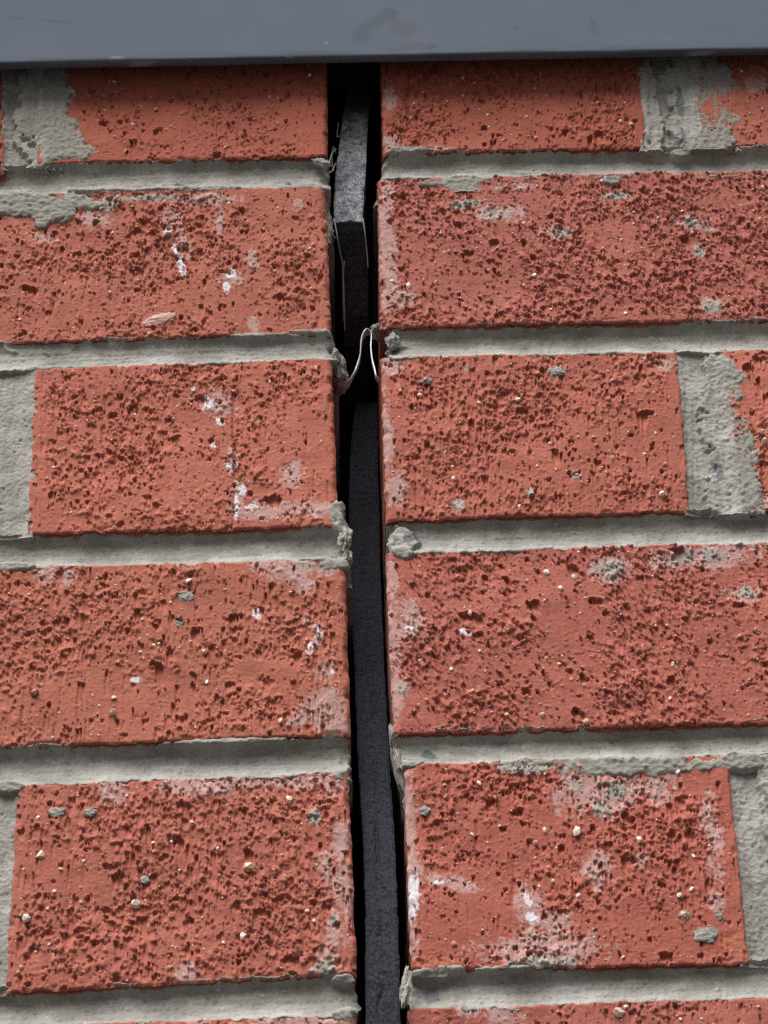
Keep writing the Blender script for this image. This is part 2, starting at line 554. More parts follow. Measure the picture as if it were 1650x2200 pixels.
    h += 0.10 * a_white + 0.12 * a_grey - 0.4 * a_chip
    # worn rounded arrises, ragged outline
    nr = gn(sh, 1.2 * L, 1.2 * L, rng)
    rl, rr_, rt, rb = 1.0, 1.0, 0.9, 0.9
    if joint == 'L': rl = 2.2
    if joint == 'R': rr_ = 2.2
    drop = np.zeros(sh)
    for d, r in ((dl, rl), (dr, rr_), (dt, rt), (db, rb)):
        r = r * (1 + 0.25 * nr)
        e = np.clip(r - d, 0, r)
        drop += r - np.sqrt(np.maximum(r * r - e * e, 0))
    fall = np.exp(-edge / 1.6)
    big_chip = 1.0 * ss(1.2, 2.0, gn(sh, 1.3 * L, 1.6 * L, rng)) * ss(2.6, 0.4, edge)
    Y = -h + np.minimum(drop, 2.6) + big_chip
    X2 = X + 0.14 * fall * gn(sh, 1.1 * L, 1.1 * L, rng)
    Z2 = Z + 0.16 * fall * gn(sh, 0.8 * L, 1.1 * L, rng)
    ci = pick(X[nz // 2], *view_x(Z.mean()), 5)
    ri = pick(Z[:, nx // 2], *VIEW_Z, 6)
    g_ = np.ix_(ri, ci)
    o = sheet("brick", X2[g_], Y[g_], Z2[g_], M_BRICK, panel, 108.0,
              {"film": a_film[g_], "white": a_white[g_], "grey": a_grey[g_], "chip": a_chip[g_]})
    jt = rng.uniform(0.93, 1.06)
    o.color = (tint[0] * jt, tint[1] * jt, tint[2] * jt, 1.0)
    # grit bedded in the face
    ng = int(Wd * Hd / 17 * min(1.3, rough))
    pts = []
    for _ in range(ng):
        j, i = rng.integers(6, nx - 6), rng.integers(6, nz - 6)
        x, z, y = X[i, j], Z[i, j], Y[i, j]
        if not (view_x(z)[0] < x < view_x(z)[1] and VIEW_Z[0] < z < VIEW_Z[1]):
            continue
        r = 0.92 * min(0.85, rng.lognormal(-1.30, 0.42))
        tone = rng.choice([0.02, 0.2, 0.45, 0.62, 0.85, 0.95], p=[0.08, 0.10, 0.22, 0.28, 0.24, 0.08])
        pts.append((x, y - r * 0.15, z, r, tone))
    for (px, pz), r, tone in big:
        j = np.argmin(np.abs(X[nz // 2] - px)); i = np.argmin(np.abs(Z[:, nx // 2] - pz))
        pts.append((px, Y[i, j] - r * 0.25, pz, r, tone))
    if pts:
        grains("grit", o, pts, M_GRAIN)
    return o

def mortar(panel, name, A0, A1, B1, B0, seed, vert=False, depth=2.3, m0=3.0, m1=3.0, smears=(), stains=(), end=None,
           ridge=0.0, coarse=1.0, res=0.40, flat=0.0):
    """joint filling between edge A (top, or left) and edge B (bottom, or right), with optional smears over the bricks"""
    rng = rng_of(seed)
    A0, A1, B1, B0 = [np.array(p, float) for p in (A0, A1, B1, B0)]
    ln = (np.linalg.norm(A1 - A0) + np.linalg.norm(B1 - B0)) / 2
    wd = (np.linalg.norm(B0 - A0) + np.linalg.norm(B1 - A1)) / 2
    ns, nt = int(ln / res) + 1, int((wd + m0 + m1) / res) + 1
    s, tm = np.meshgrid(np.linspace(0, 1, ns), np.linspace(-m0, wd + m1, nt))
    t = tm / wd
    X = (A0[0] * (1 - s) + A1[0] * s) * (1 - t) + (B0[0] * (1 - s) + B1[0] * s) * t
    Z = (A0[1] * (1 - s) + A1[1] * s) * (1 - t) + (B0[1] * (1 - s) + B1[1] * s) * t
    sh, L = (nt, ns), 1 / res
    rag0 = (1.1 + 0.24 * gn((1, ns), 1, 2.2 * L, rng) + 0.22 * gn((1, ns), 1, 0.6 * L, rng)) * coarse
    rag1 = (1.1 + 0.24 * gn((1, ns), 1, 2.6 * L, rng) + 0.22 * gn((1, ns), 1, 0.6 * L, rng)) * coarse
    wob = 0.25 * gn((1, ns), 1, 10 * L, rng)
    tt = np.clip((tm - wob + rag0) / (wd + rag0 + rag1), 0, 1)
    tk = tt if vert else tt ** 0.68           # the jointer leaves the deepest line above the middle
    arc = 1 - np.abs(2 * tk - 1) ** 2.2
    d = depth * (1 - flat * 0.6) * (1.3 if vert else 1.85)
    h = -0.25 - d * arc
    h += (ridge if vert else ridge + 0.22) * np.exp(-((tt - 0.93) / 0.05) ** 2)
    tex = 0.085 * gn(sh, 0.32 * L, 0.34 * L, rng) + 0.04 * vn(sh, 0.6 * L, 0.7 * L, rng) + 0.10 * gn(sh, 0.5 * L, 5 * L, rng) + 0.10 * gn(sh, 1.6 * L, 2 * L, rng)
    tex -= 0.45 * ss(2.1, 2.7, bp(sh, 0.5 * L, 0.7 * L, rng)) * coarse
    if coarse > 1.2:
        tex += 0.22 * (coarse - 1) * warp_sample(bp(sh, 0.8 * L, 0.8 * L, rng), gn(sh, L, L, rng) * L, gn(sh, L, L, rng) * L)
    h += tex
    out = np.maximum(np.maximum(-tm - rag0, tm - wd - rag1), 0)
    h -= 8 * ss(0.1, 1.8, out)
    a_sm = np.zeros(sh)
    if smears:
        f = blobs(X, Z, smears)
        n_ = 0.05 * bp(sh, 0.9 * L, 0.9 * L, rng) + 0.05 * gn(sh, 0.4 * L, 0.4 * L, rng) + 0.15 * gn(sh, 2.2 * L, 2.2 * L, rng)
        f = f + n_ * np.clip(f * 4, 0, 1) - 0.5
        hs = np.where(f > 0, np.minimum(f * 2.4, 0.6) + 0.14, f * 14)
        hs = np.clip(hs, -8, 2) + 0.12 * bp(sh, 0.5 * L, 0.6 * L, rng) * (f > 0) + tex * 0.6
        a_sm = ss(0, 0.25, f) * (out > 0.05)
        h = np.maximum(h, np.where(out > 0, hs, np.minimum(hs, -0.1 + tex + 1.2 * ss(0.6, 0.9, np.abs(2 * tt - 1)))))
    a_st = ss(0.4, 0.65, blobs(X, Z, stains) + 0.15 * gn(sh, 1.2 * L, 1.2 * L, rng)) if stains else np.zeros(sh)
    sm_ = s * ln
    for e, dist in (('0', sm_), ('1', ln - sm_)):
        if end == e:
            r = 2.6 * (1 + 0.4 * gn(sh, 1.2 * L, 1.2 * L, rng))
            q = np.clip(r - dist, 0, r)
            h -= r - np.sqrt(np.maximum(r * r - q * q, 0))
            near = np.exp(-dist / 3.0)
            X = X + 0.55 * near * gn(sh, 1.0 * L, 1.0 * L, rng)
            h += 0.35 * near * bp(sh, 0.8 * L, 0.8 * L, rng)
    Y = -h
    if vert:     # rows must run top to bottom, columns left to right
        X, Y, Z, a_sm, a_st = [q.T for q in (X, Y, Z, a_sm, a_st)]
    ci = pick(X[X.shape[0] // 2], *view_x(Z.mean()), 6)
    ri = pick(Z[:, X.shape[1] // 2], *VIEW_Z, 8)
    g_ = np.ix_(ri, ci)
    return sheet(name, X[g_], Y[g_], Z[g_], M_MORTAR, panel, 106.0, {"smear": a_sm[g_], "stain": a_st[g_]})

def far(p, dx):
    return (p[0] + dx, p[1])

RED, PINK, DEEP = (0.360, 0.109, 0.074), (0.342, 0.104, 0.078), (0.325, 0.087, 0.056)

# ---- left panel
left = thing("brick_panel", "red brick wall panel left of the black joint, streaked with white paint", "brick wall",
             (-130, 0, -440))
brick(left, [far((-140.5, 71.7), -120), (-137.3, 71.6), (-134.3, 6.7), far((-137.9, 6.3), -120)], 11, DEEP, 0.8)
brick(left, [(-122.1, 81.4), (-6.1, 81.1), (-7.8, 11.6), (-121.8, 11.1)], 12, DEEP, 0.62, 'R', ps=0.8,
      big=[((-84.4, 30.3), 0.9, 0.95), ((-92.2, 53.7), 0.7, 0.75), ((-29.0, 38.5), 0.6, 0.85), ((-86.9, 16.5), 0.9, 0.62), ((-95.6, 38.6), .5, .7)],
      holes=[((-51.3, 13.5), 1.6), ((-85.2, 21.8), 1.8), ((-45.7, 29.1), 1.0), ((-94.1, 27.7), 0.9)])
L2R = ((-8.9, -3.9), (-8.7, -76.3))
brick(left, [far(L2R[0], -230), L2R[0], L2R[1], far(L2R[1], -230)], 13, RED, 1.15, 'R',
      film=[((-63.9, -30.2), 2.2, 9, 12), ((-68.4, -18.5), 4, 4), ((-50.5, -21.4), 2, 6), ((-73.2, 14.9), 1, 1), ((-45.3, -49.0), 4, 3.5), ((-38.1, -40.2), 2.5, 5),
            ((-37.5, -71.5), 2, 3), ((-19.8, -13.0), 3, 2.5), ((-117.4, -26.2), 5, 2.2), ((-98.9, -17.5), 7, 3.5), ((-59.5, -9.4), 14, 2.5)],
      white=[((-65.6, -39.3), 1.3, 7.5, 14), ((-45.6, -46.7), 2.0, 2.0), ((-47.6, -53.0), 1.2, 2.6), ((-70.1, -25.4), 1.5, 2)],
      grey=[((-93.7, -10.7), 5, 3), ((-81.1, -7.6), 14, 1.3)],
      holes=[((-81.5, -43.3), 1.9), ((-121.8, -51.1), 2.2), ((-64.6, -66.2), 1.2), ((-98.0, -18.7), 1.5), ((-79.2, -19.3), 1.5), ((-41.4, -14.7), 1.4)],
      grooves=[((-65.5, -59.5), (-60.2, -74.0), 1.0, 0.6), ((-56.7, -57.6), (-53.2, -73.6), 0.9, 0.6)],
      big=[((-29.3, -46.1), 0.6, 0.9), ((-108.7, -48.1), 0.5, 0.8), ((-15.8, -35.2), 0.6, 0.85)])
brick(left, [(-118.5, -88.8), (-8.7, -87.6), (-8.6, -161.9), (-118.7, -161.8)], 14, RED, 1.0, 'R',
      film=[((-43.3, -146.8), 2.6, 8), ((-50.7, -107.6), 5, 7, 30, .9), ((-24.0, -139.4), 4, 6), ((-27.6, -154.3), 16, 4), ((-45.7, -132.6), 2, 6), ((-35.9, -156.1), 10, 3)],
      white=[((-55.8, -106.3), 2.6, 3.2, 30), ((-60.1, -99.9), 1.0, 1.4), ((-50.7, -114.9), 1.6, 2.6, 30), ((-46.3, -134.6), 2.0, 1.3), ((-42.5, -144.8), 1.5, 3), ((-44.5, -151.8), 0.8, 5), ((-39.2, -153.0), 2.2, 1.6), ((-52.8, -125.2), 1, 1.2)],
      grooves=[((-45.4, -102.5), (-45.4, -159.7), 0.75, 0.95), ((-43.0, -103.6), (-44.4, -134.7), 0.5, 0.3)],
      holes=[((-31.7, -150.2), 3.0), ((-81.4, -107.6), 2.0), ((-56.7, -104.2), 1.5), ((-89.3, -110.5), 1.2), ((-44.7, -103.5), 1.0), ((-49.9, -113.9), 1.3)],
      big=[((-67.4, -112.9), 0.6, 0.95), ((-31.8, -98.0), 0.7, 0.62), ((-24.8, -89.9), 0.6, 0.62), ((-88.0, -160.3), 0.7, 0.8)])
L4R = ((-6.4, -176.1), (-6.8, -246.2))
brick(left, [far((-127.7, -174.4), -98), L4R[0], L4R[1], far((-124.4, -247.1), -98)], 15, (0.368, 0.115, 0.076), 0.92, 'R', ps=1.3,
      film=[((-26.4, -179.8), 9, 5), ((-19.2, -186.8), 4, 3.5), ((-36.2, -177.6), 4, 3), ((-15.0, -180.2), 7, 3), ((-16.4, -236.9), 7, 6.5), ((-11.8, -242.5), 4, 6), ((-14.4, -220.7), 3.5, 4),
            ((-21.2, -238.6), 5, 2.5), ((-24.4, -240.2), 4, 1.6), ((-111.3, -178.0), 4, 4), ((-104.7, -180.1), 4, 3), ((-12.3, -231.7), 3.5, 6), ((-20.3, -200.0), 2, 3)],
      white=[((-37.6, -197.6), 2.2, 1.7, -20), ((-16.7, -209.1), 1.5, 4.8, -8), ((-19.5, -212.2), 1.5, 4.2, -8), ((-18.5, -202.9), 1.4, 1.0), ((-78.8, -222.2), 1.8, 1.0), ((-12.0, -221.7), .8, 1)],
      grey=[((-62.3, -189.2), 2.4, 1.6), ((-19.8, -178.1), 3, 1.3)],
      chip=[((-21.3, -243.0), 4.5, 2.0)],
      grooves=[((-101.2, -187.9), (-99.3, -199.3), 0.9, 0.5), ((-48.5, -183.9), (-48.0, -191.6), 0.8, 0.5), ((-62.2, -206.1), (-61.4, -215.4), 0.9, 0.5), ((-117.6, -231.7), (-117.6, -244.2), 0.7, 0.8)],
      holes=[((-59.0, -203.4), 1.8), ((-70.9, -217.8), 1.3), ((-23.9, -214.8), 1.7), ((-15.0, -241.5), 1.0), ((-59.9, -174.9), 1.5), ((-46.1, -198.2), 1.4)],
      big=[((-61.5, -183.7), 1.25, 0.9), ((-87.0, -234.9), 1.45, 0.88), ((-86.6, -229.1), 0.95, 0.9), ((-80.1, -194.3), 0.75, 0.7), ((-73.4, -209.1), 0.7, 0.9), ((-77.9, -211.5), 0.7, 0.9),
           ((-55.8, -212.3), 1.1, 0.66), ((-55.0, -224.2), 0.7, 1.0), ((-30.2, -240.4), 1.0, 0.75), ((-64.7, -198.6), 1.4, 0.1), ((-45.3, -197.3), 1.4, 0.2), ((-25.7, -224.9), 1.5, 0.3),
           ((-25.8, -189.5), 1.0, 0.5), ((-31.5, -190.6), 1.1, 0.5), ((-39.6, -189.6), 0.9, 0.6), ((-113.5, -226.4), 1.4, 0.3)])
brick(left, [(-118.0, -261.1), (-8.0, -259.7), (-7.4, -332.0), (-118.8, -334.6)], 16, (0.350, 0.108, 0.076), 1.12, 'R', ps=1.2,
      film=[((-86.7, -264.5), 6, 4.5), ((-57.4, -263.7), 12, 3), ((-41.9, -262.5), 7, 3), ((-24.8, -263.1), 12, 2.5), ((-12.5, -267.0), 3, 3), ((-14.9, -295.7), 3.5, 6), ((-13.9, -315.4), 3, 9), ((-16.5, -328.2), 5, 6), ((-61.7, -330.6), 3, 4), ((-11.2, -300.8), 3, 20)],
      grey=[((-19.4, -276.2), 2.6, 2.6), ((-14.3, -313.0), 1.3, 2.0), ((-18.7, -329.4), 4, 2.2, 30)],
      chip=[((-10.8, -278.2), 2.4, 2.4), ((-61.7, -333.7), 9, .9)],
      holes=[((-41.3, -288.1), 2.0), ((-65.0, -283.1), 1.9), ((-75.5, -296.9), 1.1), ((-36.2, -302.4), 1.3), ((-27.6, -326.2), 2.0), ((-42.7, -272.8), 1.6), ((-78.4, -302.6), 1.3), ((-83.8, -295.0), 1.4)],
      grooves=[((-112.7, -277.2), (-112.9, -289.0), 0.6, 0.6), ((-94.3, -279.6), (-94.8, -297.9), 0.9, 0.4), ((-37.1, -313.8), (-36.5, -325.1), 0.9, 0.5)],
      big=[((-41.4, -293.5), 1.6, 0.66), ((-77.9, -305.4), 1.5, 0.95), ((-113.1, -309.6), 1.3, 0.95), ((-109.3, -287.1), 1.4, 0.8), ((-28.0, -269.6), 1.3, 0.85), ((-69.0, -262.5), 1.2, 0.9), ((-102.8, -292.3), 1.0, 0.7),
           ((-43.6, -317.3), 1.1, 0.95), ((-49.8, -319.8), 0.8, 0.8), ((-20.6, -313.3), 0.7, 0.9), ((-22.8, -309.9), 0.7, 0.7), ((-110.6, -273.6), 0.8, 0.9), ((-72.6, -284.0), 0.8, 0.75), ((-106.4, -306.2), 0.6, 0.8), ((-60.1, -277.0), 0.7, 0.8), ((-24.9, -266.6), 0.8, 0.85)])
L6R = ((-8.0, -345.5), ((-7.4, -345.5)[0], (-7.4, -345.5)[1] - 76))
brick(left, [far(L6R[0], -230), L6R[0], L6R[1], far(L6R[1], -230)], 17, RED, 1.1, 'R',
      film=[((-23.6, -347.6), 10, 4), ((-58.7, -345.6), 5, 2.5), ((-38.2, -346.3), 4, 2)])

# the wall goes on below and beside the picture
for q_, sd in (([far((-136.4, -87.8), -105), (-139.1, -87.7), (-138.8, -161.1), far((-136.2, -161.2), -105)], 18), ([far((-128.5, -260.9), -105), (-129.1, -260.9), (-129.4, -334.0), far((-128.8, -334.0), -105)], 19)):
    brick(left, q_, sd, RED, 1.0, None)
mortar(left, "bed_joint", far((-146.7, 8.5), -120), (-7.8, 10.9), (-7.3, -3.2), far((-146.1, -3.9), -120), 31, m1=22, m0=3, end='1', ridge=0.5, depth=2.2,
       smears=[((-124.2, -9.7), 26, 5), ((-113.3, -13.6), 9, 4.5), ((-131.5, -7.2), 20, 5), ((-81.2, -2.6), 26, 2.0), ((-50.4, -3.8), 14, 1.6), ((-100.9, -10.5), 5, 3), ((-118.5, -19.2), 2.5, 2.5)])
mortar(left, "bed_joint", far((-142.4, -76.2), -120), (-8.2, -76.6), (-7.6, -87.0), far((-141.7, -89.8), -120), 32, end='1', depth=1.3, m0=4, ridge=0.25,
       smears=[((-12.3, -74.9), 10, 1.4), ((-35.0, -75.9), 10, 1.0)])
mortar(left, "bed_joint", far((-138.0, -163.5), -120), (-5.9, -162.0), (-5.2, -175.7), far((-137.5, -173.8), -120), 33, end='1', depth=2.3, m1=7, m0=11, ridge=0.15,
       smears=[((-9.1, -155.9), 2.2, 6, -12), ((-7.9, -160.9), 3, 4), ((-9.7, -177.5), 5, 3.0), ((-14.9, -175.4), 7, 1.4), ((-124.4, -175.2), 10, 2)])
mortar(left, "bed_joint", far((-133.8, -247.5), -120), (-6.9, -246.9), (-6.9, -259.4), far((-133.1, -261.5), -120), 34, end='1', depth=2.3, m1=5,
       smears=[((-10.0, -261.0), 4, 2), ((-49.6, -246.9), 20, 1.0), ((-120.7, -261.6), 6, 2)])
mortar(left, "bed_joint", far((-129.3, -335.3), -120), (-7.9, -332.5), (-7.5, -344.6), far((-128.7, -346.8), -120), 35, end='1', depth=2.2, m0=5,
       smears=[((-10.7, -333.2), 4, 1.4), ((-11.1, -345.7), 5, 3)])
mortar(left, "perpend_joint", (-136.9, 74.1), (-134.4, 9.1), (-119.5, 9.1), (-123.3, 73.7), 36, vert=True, depth=2.2, m1=21, m0=1.2, coarse=1.3, res=0.4,
       smears=[((-119.2, 40.8), 10, 30), ((-115.5, 23.4), 11, 14), ((-110.7, 16.0), 10, 5), ((-119.6, 53.3), 9, 16)])
mortar(left, "perpend_joint", (-138.5, -86.9), (-138.1, -161.9), (-118.5, -162.6), (-118.3, -87.5), 37, vert=True, depth=1.5, m0=3, m1=3, coarse=1.2)
mortar(left, "perpend_joint", (-128.5, -260.6), (-128.8, -334.7), (-118.5, -335.0), (-118.0, -261.0), 38, vert=True, depth=1.5, m0=3, m1=3, coarse=1.2)
lump("mortar_tail", (-6.6, 9.0, -85.3), (3.0, 7, 7.0), M_MORTAR, left, 3, rot=-18)
lump("mortar_tail", (-6.2, 13.0, -89.3), (2.6, 6, 3.4), M_MORTAR, left, 4, rot=-40)
lump("mortar_lump", (-6.1, 1.0, -167.2), (2.2, 3, 4.6), M_MORTAR, left, 5, rot=5, rough=0.5)
lump("mortar_lump", (-5.5, 2.0, -174.4), (1.6, 3, 3.6), M_MORTAR, left, 6, rot=0, rough=0.5)
lump("mortar_lump", (-10.2, 0.5, 8.5), (3.6, 1.6, 1.6), M_MORTAR, left, 7, rot=25, rough=0.5)
lump("chipped_flake", (-72.7, -0.2, -67.4), (6.0, 0.8, 2.2), M_FLAKE, left, 8, rot=-22, rough=0.4, freq=1.7)
for k, (p, r) in enumerate([((-104.6, -0.5, -271.8), 2.3), ((-93.7, -0.5, -272.2), 2.0), ((-62.3, -0.3, -189.9), 2.4), ((-75.2, 0.2, -296.9), 1.6), ((-64.7, -0.2, -200.6), 1.8)]):
    lump("mortar_spot", p, (r, 0.7, r * 0.75), M_MORTAR, left, 20 + k, rough=0.45, freq=1.6)

# ---- right panel
right = thing("brick_panel", "pinker red brick wall panel right of the black joint, with diagonal scratch marks", "brick wall",
              (130, 0, -440))
brick(right, [(15.8, 81.2), (124.3, 81.8), (117.4, 12.1), (14.1, 12.6)], 51, DEEP, 0.85, 'L',
      film=[((18.2, 41.5), 3, 5), ((17.6, 18.1), 4, 3), ((28.4, 13.7), 12, 1.6)],
      grooves=[((25.5, 46.8), (24.4, 26.0), 0.9, 1.2), ((21.7, 18.7), (21.4, 13.9), 0.7, 0.9), ((40.2, 45.9), (38.0, 21.2), 1.8, 0.35)],
      holes=[((86.4, 21.6), 1.2), ((58.1, 17.4), 1.2), ((100.7, 19.2), 1.6), ((54.9, 25.5), 1.0), ((96.8, 16.9), 1.2)],
      big=[((25.9, 31.4), 0.9, 0.9), ((27.7, 38.3), 0.6, 0.9), ((56.7, 31.7), 0.8, 0.95), ((74.7, 18.3), 0.9, 0.8), ((109.2, 25.3), 0.8, 0.95), ((113.2, 24.2), 0.9, 0.8), ((100.8, 36.5), 0.8, 0.9),
           ((76.7, 45.5), 1.0, 0.6), ((89.8, 33.9), 0.7, 0.7)])
brick(right, [(145.2, 82.3), far((145.2, 82.3), 110), far((138.0, 11.7), 110), (138.0, 11.7)], 52, RED, 1.1, None,
      big=[((161.1, 28.4), 0.7, 0.85)], film=[((164.9, 44.6), 5, 4)])
R2L = ((11.5, -0.7), (9.9, -73.2))
brick(right, [R2L[0], far(R2L[0], 230), far((155.7, -75.9), 230 - 139), R2L[1]], 53, PINK, 1.35, 'L', slant=0.30, ps=0.85,
      film=[((13.4, -41.8), 3.5, 28), ((17.9, -60.0), 5, 5), ((59.3, -20.2), 9, 5), ((80.2, -30.1), 6, 3), ((14.6, -11.7), 3, 10), ((132.8, -27.1), 6, 3.5), ((135.6, -67.1), 4, 4), ((65.7, -6.2), 8, 2)],
      grey=[((45.2, -15.0), 6, 3), ((58.4, -20.6), 6, 3.5), ((132.0, -25.3), 3, 3.4), ((82.4, -30.2), 2.6, 2), ((135.1, -68.2), 2.8, 2.4), ((138.4, -30.1), 2, 1.4), ((133.1, -41.0), 2, 3), ((104.3, -12.2), 6, 2)],
      holes=[((54.8, -33.9), 1.6), ((69.5, -41.3), 1.5), ((128.4, -34.0), 1.8), ((41.0, -24.3), 1.6), ((30.9, -9.9), 1.4), ((88.6, -26.9), 1.5)],
      big=[((21.4, -54.0), 1.25, 0.92), ((69.4, -50.8), 0.9, 1.0), ((65.0, -55.2), 0.9, 0.85), ((40.8, -60.0), 0.7, 0.85), ((62.9, -72.5), .6, .8), ((110.3, -20.1), 0.8, 0.85), ((119.2, -23.4), 0.8, 0.85),
           ((67.2, -25.5), 0.8, 0.7), ((148.4, -55.1), 0.9, 0.65), ((37.4, -38.4), 0.9, 0.75), ((161.7, -10.4), .9, .75)])
brick(right, [(9.4, -86.9), (120.1, -88.5), (117.4, -159.9), (8.7, -159.7)], 54, (0.356, 0.106, 0.073), 1.10, 'L',
      film=[((12.5, -90.5), 5, 4), ((10.6, -122.1), 3, 16), ((12.6, -146.7), 4, 7), ((34.8, -153.4), 3, 3), ((115.2, -93.8), 5, 3)],
      grey=[((74.8, -96.3), 2.8, 2.4), ((41.2, -93.5), 1.6, 1.8), ((34.8, -153.8), 1.8, 2.2), ((78.2, -143.2), 1.7, 1.7), ((60.9, -150.3), 1.5, 1.5)],
      holes=[((53.5, -105.0), 1.8), ((60.1, -113.3), 1.8), ((60.8, -115.4), 2.0), ((106.0, -116.9), 2.0), ((41.0, -117.9), 1.3), ((97.8, -141.0), 1.2), ((71.5, -132.3), 1.3)],
      big=[((59.2, -108.6), 1.3, 0.88), ((16.1, -103.8), 0.6, 0.9), ((23.4, -105.7), 1.0, 0.66), ((44.9, -109.8), 0.8, 0.72), ((85.0, -106.7), 0.7, 0.9), ((85.5, -126.6), 0.8, 0.82), ((31.0, -131.4), 0.7, 0.8), ((31.3, -131.0), 0.7, 0.95),
           ((91.5, -136.1), 0.8, 0.85), ((107.4, -116.9), 1.0, 0.62), ((108.0, -152.4), 1.3, 0.92), ((33.7, -142.9), 0.8, 0.8), ((56.4, -155.7), 0.9, 0.8), ((110.6, -139.3), 0.8, 0.8), ((107.6, -91.8), 0.9, 0.7), ((25.9, -99.0), 1.5, 0.28), ((78.3, -142.8), 1.2, 0.5)])
brick(right, [(137.0, -88.4), far((137.0, -88.4), 110), far((133.6, -160.3), 110), (133.9, -160.3)], 55, RED, 1.2, None,
      big=[((147.2, -126.5), 1.0, 0.95), ((147.8, -129.9), 1.1, 0.9)], holes=[((146.1, -96.9), 2.0)], film=[((143.9, -158.0), 5, 5)])
R4L = ((8.0, -173.4), (7.8, -246.2))
brick(right, [R4L[0], far(R4L[0], 230), far((134.7, -246.0), 230 - 128), R4L[1]], 56, (0.336, 0.100, 0.073), 1.25, 'L', slant=0.40, ps=0.95,
      film=[((7.9, -214.1), 3.5, 34), ((15.9, -203.1), 5, 9), ((86.5, -182.6), 6, 6), ((113.3, -178.7), 12, 5), ((132.7, -195.7), 6, 4), ((124.9, -178.1), 14, 4), ((10.0, -228.8), 3, 6), ((46.1, -173.5), 5, 1.5)],
      grey=[((112.4, -179.6), 4, 3), ((85.7, -183.0), 4, 2.6), ((132.9, -194.7), 4, 3), ((11.3, -228.5), 2.2, 1.8), ((123.3, -178.0), 4, 2.4)],
      white=[((32.7, -207.1), 1.2, 1.1), ((35.2, -208.1), 1.3, 0.9), ((15.3, -205.0), 1.8, .9)],
      grooves=[((29.8, -229.5), (36.2, -243.2), 0.7, 0.7), ((56.4, -191.2), (60.0, -208.4), 0.7, 0.7), ((78.9, -195.8), (87.4, -209.3), 0.8, 0.7), ((124.7, -208.7), (129.5, -236.5), 0.8, 0.8), ((107.7, -200.6), (114.6, -212.1), 0.8, 0.6)],
      holes=[((37.9, -201.1), 2.2), ((34.7, -200.4), 1.6), ((57.6, -197.0), 1.9), ((111.0, -176.7), 2.0), ((73.9, -226.4), 1.9), ((103.2, -229.2), 2.1), ((80.5, -195.9), 1.8), ((71.2, -239.9), 1.9), ((49.4, -186.2), 1.4), ((73.4, -182.2), 1.6)],
      big=[((36.3, -199.7), 1.0, 0.85), ((64.3, -183.6), 1.0, 0.9), ((73.6, -185.9), 1.0, 0.9), ((68.5, -190.7), 0.9, 0.92), ((104.8, -222.5), 1.15, 0.92), ((58.5, -240.4), 1.0, 0.95), ((46.3, -240.0), 1.0, 0.75), ((73.5, -229.5), 0.8, 0.85),
           ((35.2, -230.6), 0.9, 0.85), ((73.3, -243.6), 1.2, 0.75), ((38.6, -215.3), 0.8, 0.9), ((18.0, -217.4), 0.7, 0.95), ((102.5, -235.9), 0.8, 0.8), ((116.4, -217.7), 0.7, 0.8), ((129.2, -212.2), 1.4, 0.5), ((48.8, -207.6), .9, .5)])
brick(right, [(10.5, -257.7), (119.4, -257.9), (118.1, -332.9), (10.0, -331.8)], 57, (0.346, 0.099, 0.070), 1.05, 'L', ps=0.85,
      film=[((69.5, -269.8), 9, 8), ((81.6, -273.7), 8, 6), ((92.9, -268.9), 9, 6), ((49.4, -312.8), 4, 8), ((55.2, -316.2), 6, 4), ((25.9, -302.1), 9, 2.6, -12), ((51.4, -325.8), 18, 6), ((41.0, -325.4), 5, 5), ((73.2, -298.8), 6, 6),
            ((11.5, -301.6), 3.4, 8), ((11.0, -284.9), 2.5, 30), ((85.7, -295.9), 4, 3), ((111.0, -288.3), 3, 14), ((110.0, -311.6), 2.5, 3)],
      white=[((11.3, -305.7), 2.3, 7.0), ((48.9, -308.7), 1.0, 3, 15), ((49.7, -315.2), 2.0, 2.4), ((20.6, -301.6), 1.5, .9)],
      grey=[((68.1, -268.0), 3, 2.6), ((80.4, -270.2), 5, 3.6), ((53.1, -260.6), 12, 2), ((75.1, -276.9), 3, 3), ((51.1, -330.6), 12, 2)],
      chip=[((117.1, -328.1), 2.5, 3), ((112.3, -324.7), 5, 2.2, 20), ((105.0, -329.3), 5, 2.4), ((21.4, -328.3), 4, 1.8), ((14.0, -328.5), 3, 1.8)],
      holes=[((47.3, -276.8), 1.6), ((61.7, -290.0), 1.4), ((84.1, -280.6), 1.9), ((91.6, -328.8), 2.0), ((104.3, -286.4), 1.9), ((81.9, -295.7), 1.9), ((39.0, -273.1), 1.4), ((72.2, -283.6), 1.3)],
      grooves=[((44.9, -301.1), (43.5, -310.9), 1.0, 0.6), ((66.9, -286.8), (66.8, -293.5), 0.8, 0.5), ((104.7, -282.7), (104.2, -290.6), 1.2, 0.9)],
      big=[((66.7, -284.8), 1.5, 0.92), ((56.0, -284.1), 1.0, 0.92), ((86.8, -288.9), 1.1, 0.92), ((57.3, -302.4), 1.1, 0.85), ((65.3, -307.6), 0.9, 0.92), ((98.1, -308.9), 1.1, 0.92), ((102.2, -306.7), 0.9, 0.9), ((104.1, -295.2), 0.7, 0.95),
           ((52.6, -288.4), 0.9, 0.85), ((24.2, -266.2), 0.7, 0.9), ((35.3, -266.6), 0.8, 0.9), ((32.2, -284.9), 0.8, 0.95), ((24.0, -323.2), 1.1, 0.7), ((98.7, -315.5), 1.6, 0.6), ((61.4, -309.6), 1.0, 0.4), ((40.6, -272.3), 1.2, 0.3), ((11.2, -324.4), 0.8, 0.62)])
brick(right, [(132.6, -258.0), far((132.6, -258.0), 60), far((130.3, -333.0), 60), (130.6, -333.0)], 58, RED, 1.0, None)
